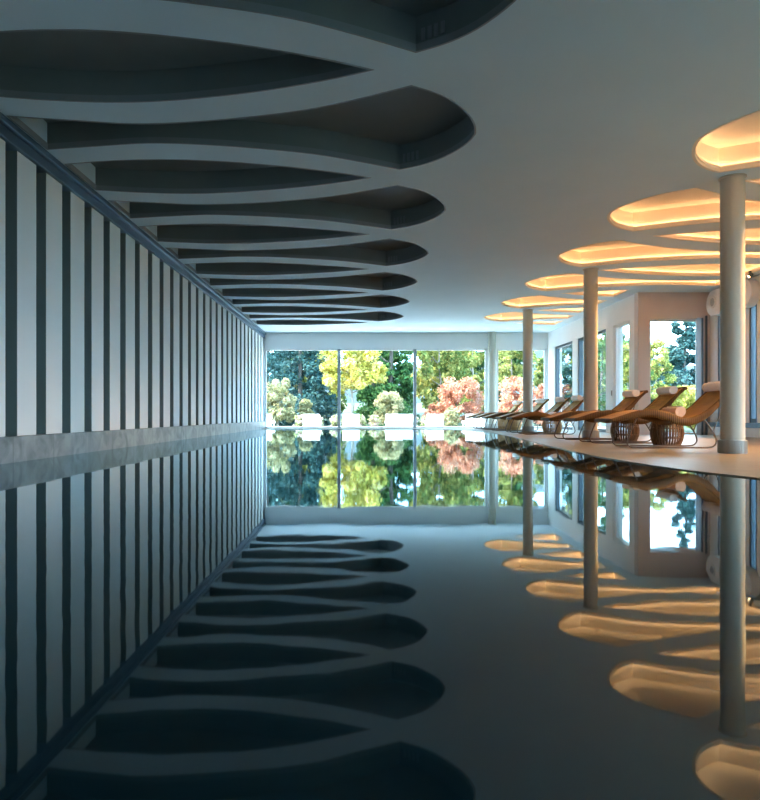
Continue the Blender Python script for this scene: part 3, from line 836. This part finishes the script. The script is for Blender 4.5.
T('deciduous_tree', 'yellow-green tree behind the red maple, right of the white post', 'tree', 512, 34, 5.6, 3.8, LM['mixed'], 9000, .10, M['bark'], 'spread', base=.15)
T('deciduous_tree', 'yellow-green tree behind the red maple, left of the white post', 'tree', 474, 40.4, 7.0, 4.6, LM['mixed'], 11000, .12, M['bark'], 'round', base=.08)
T('maple', 'low spreading salmon-red maple seen left of the white post', 'tree', 456, 31.3, 2.5, 3.8, LM['red'], 11000, .065, M['bark_dark'], 'bush')
T('maple', 'salmon-red maple seen right of the white post', 'tree', 518, 28.8, 2.4, 2.7, LM['red'], 8500, .06, M['bark_dark'], 'bush')
T('maple', 'red maple at the far right end of the garden window', 'tree', 540, 31.4, 2.2, 1.7, LM['red'], 3500, .065, M['bark_dark'], 'bush')
T('shrub', 'tall pale olive shrub at the left end of the garden window', 'shrub', 279, 30.3, 2.5, 1.9, LM['olive'], 7500, .065, M['bark'], 'bush')
T('shrub', 'pale olive shrub behind the chair left of the first mullion', 'shrub', 306, 31.0, 1.4, 1.0, LM['olive'], 3500, .06, M['bark'], 'bush')
T('shrub', 'golden beige shrub behind the touching pair of chairs', 'shrub', 388, 30.0, 1.75, 1.9, LM['olive'], 5500, .06, M['bark'], 'bush')
T('shrub', 'pale bush beside the chair right of the second mullion', 'shrub', 450, 28.95, .95, 1.0, LM['olive'], 2800, .055, M['bark'], 'bush')
for px, w_, where_ in ((300, .8, 'behind the lone left chair'), (318, .7, 'right of the lone left chair'), (336, .7, 'at the first mullion foot'), (360, .6, 'right of the third chair'),
                       (375, .6, 'left of the chair pair'), (414, .5, 'at the second mullion foot'), (425, .5, 'left of the lone right chair')):
    T('flower_clump', 'low pink and green flowering plant in the border, ' + where_, 'flowering plant', px, 28.9, .6, w_, LM['flower'], 1300, .045, M['bark_dark'], 'bush', group='low flowering plants in the garden border')
# tree belt farther back closing the view
belt = [(-13, 47), (-7.6, 53), (-3.2, 47), (1.8, 53), (6, 47), (10.6, 53), (15.5, 47), (21, 53)]
bl = ['far left end', 'second from left', 'third from left', 'fourth from left, behind the yellow tree', 'fourth from right', 'third from right', 'second from right', 'far right end']
for i, (x, y) in enumerate(belt):
    T('woodland_tree', 'dark green woodland tree in the distant belt, %s' % bl[i], 'tree', 365 + x * F / y, y, 10 if i < 6 else 6.8, 7.2, LM['dark' if i % 2 else 'mixed'], 11000, .19, M['bark_dark'], 'round', 'distant tree belt beyond the garden', base=.05)
# seen through the side windows
T('conifer', 'dark conifer seen through the side window by the far corner', 'tree', 566, 34, 6.6, 3.0, LM['conifer'], 8000, .10, M['bark_dark'], 'cone', base=.02)
T('deciduous_tree', 'green tree seen beside the second column through the side glazing', 'tree', 600, 28.8, 5.2, 2.6, LM['dark'], 7000, .085, M['bark_dark'], 'round', base=.1)
T('deciduous_tree', 'yellow-green tree seen through the open side window', 'tree', 628, 25, 3.4, 1.8, LM['mixed'], 4500, .07, M['bark'], 'round', base=.1)
T('conifer', 'tall dark conifer framed in the corner window', 'tree', 684, 34, 6.6, 4.3, LM['conifer'], 26000, .11, M['bark_dark'], 'cone', base=.02)
T('deciduous_tree', 'yellow-green tree at the left edge of the corner window', 'tree', 657, 30, 4.2, 2.0, LM['mixed'], 5500, .075, M['bark'], 'round', base=.08)
T('shrub', 'bright yellow shrub at the bottom of the corner window', 'shrub', 676, 22.5, 1.75, 2.2, LM['yellow'], 5200, .06, M['bark'], 'bush')
T('shrub', 'second yellow shrub, behind, at the right of the corner window', 'shrub', 698, 24.5, 1.8, 1.6, LM['yellow'], 4000, .06, M['bark'], 'bush')
T('deciduous_tree', 'pale green tree outside the near side windows', 'tree', 775, 17, 4.2, 2.6, LM['olive'], 5000, .08, M['bark'], 'round', base=.2)

# ------------------------------------------------------------------ light
world = bpy.data.worlds.new('sky'); scn.world = world; world.use_nodes = True
n = world.node_tree.nodes; l = world.node_tree.links; n.clear()
o = n.new('ShaderNodeOutputWorld'); bg = n.new('ShaderNodeBackground'); tc = n.new('ShaderNodeTexCoord'); sp = n.new('ShaderNodeSeparateXYZ')
r = n.new('ShaderNodeValToRGB'); e = r.color_ramp.elements
e[0].position = .0; e[0].color = (.40, .73, 1.0, 1); e[1].position = .7; e[1].color = (.20, .50, .95, 1)
no = n.new('ShaderNodeTexNoise'); no.inputs['Scale'].default_value = 2.2; no.inputs['Detail'].default_value = 5
r2 = n.new('ShaderNodeValToRGB'); r2.color_ramp.elements[0].position = .42; r2.color_ramp.elements[1].position = .62
mx = n.new('ShaderNodeMix'); mx.data_type = 'RGBA'; mx.inputs[7].default_value = (.56, .83, 1.0, 1)
l.new(tc.outputs['Generated'], sp.inputs[0]); l.new(sp.outputs['Z'], r.inputs[0]); l.new(tc.outputs['Generated'], no.inputs['Vector']); l.new(no.outputs['Fac'], r2.inputs[0])
l.new(r2.outputs[0], mx.inputs[0]); l.new(r.outputs[0], mx.inputs[6]); l.new(mx.outputs[2], bg.inputs[0]); bg.inputs[1].default_value = 11; l.new(bg.outputs[0], o.inputs[0])
sun = bpy.data.lights.new('sun', 'SUN'); sun.energy = 15.0; sun.color = (1, .87, .66); sun.angle = .02
so = bpy.data.objects.new('sun', sun); COL.objects.link(so)
so.rotation_euler = Vector((.75, .12, -.95)).to_track_quat('-Z', 'Y').to_euler()

# ------------------------------------------------------------------ camera
cam = bpy.data.cameras.new('camera'); co = bpy.data.objects.new('camera', cam); COL.objects.link(co)
co.location = (0, 0, CAM_Z); co.rotation_euler = (PI / 2, 0, 0)
cam.sensor_fit = 'HORIZONTAL'; cam.sensor_width = 36; cam.lens = 36 * F / 760
cam.shift_x = 15 / 760; cam.shift_y = 15 / 760; cam.clip_end = 500
scn.camera = co
vs_ = scn.view_settings; vs_.view_transform = 'Standard'; vs_.look = 'None'; vs_.exposure = 0.6; vs_.gamma = 1.0; vs_.use_curve_mapping = False
scn.cycles.max_bounces = 12; scn.cycles.diffuse_bounces = 6; scn.cycles.glossy_bounces = 6; scn.cycles.transparent_max_bounces = 16
scn.cycles.use_denoising = True; scn.cycles.sample_clamp_indirect = 8
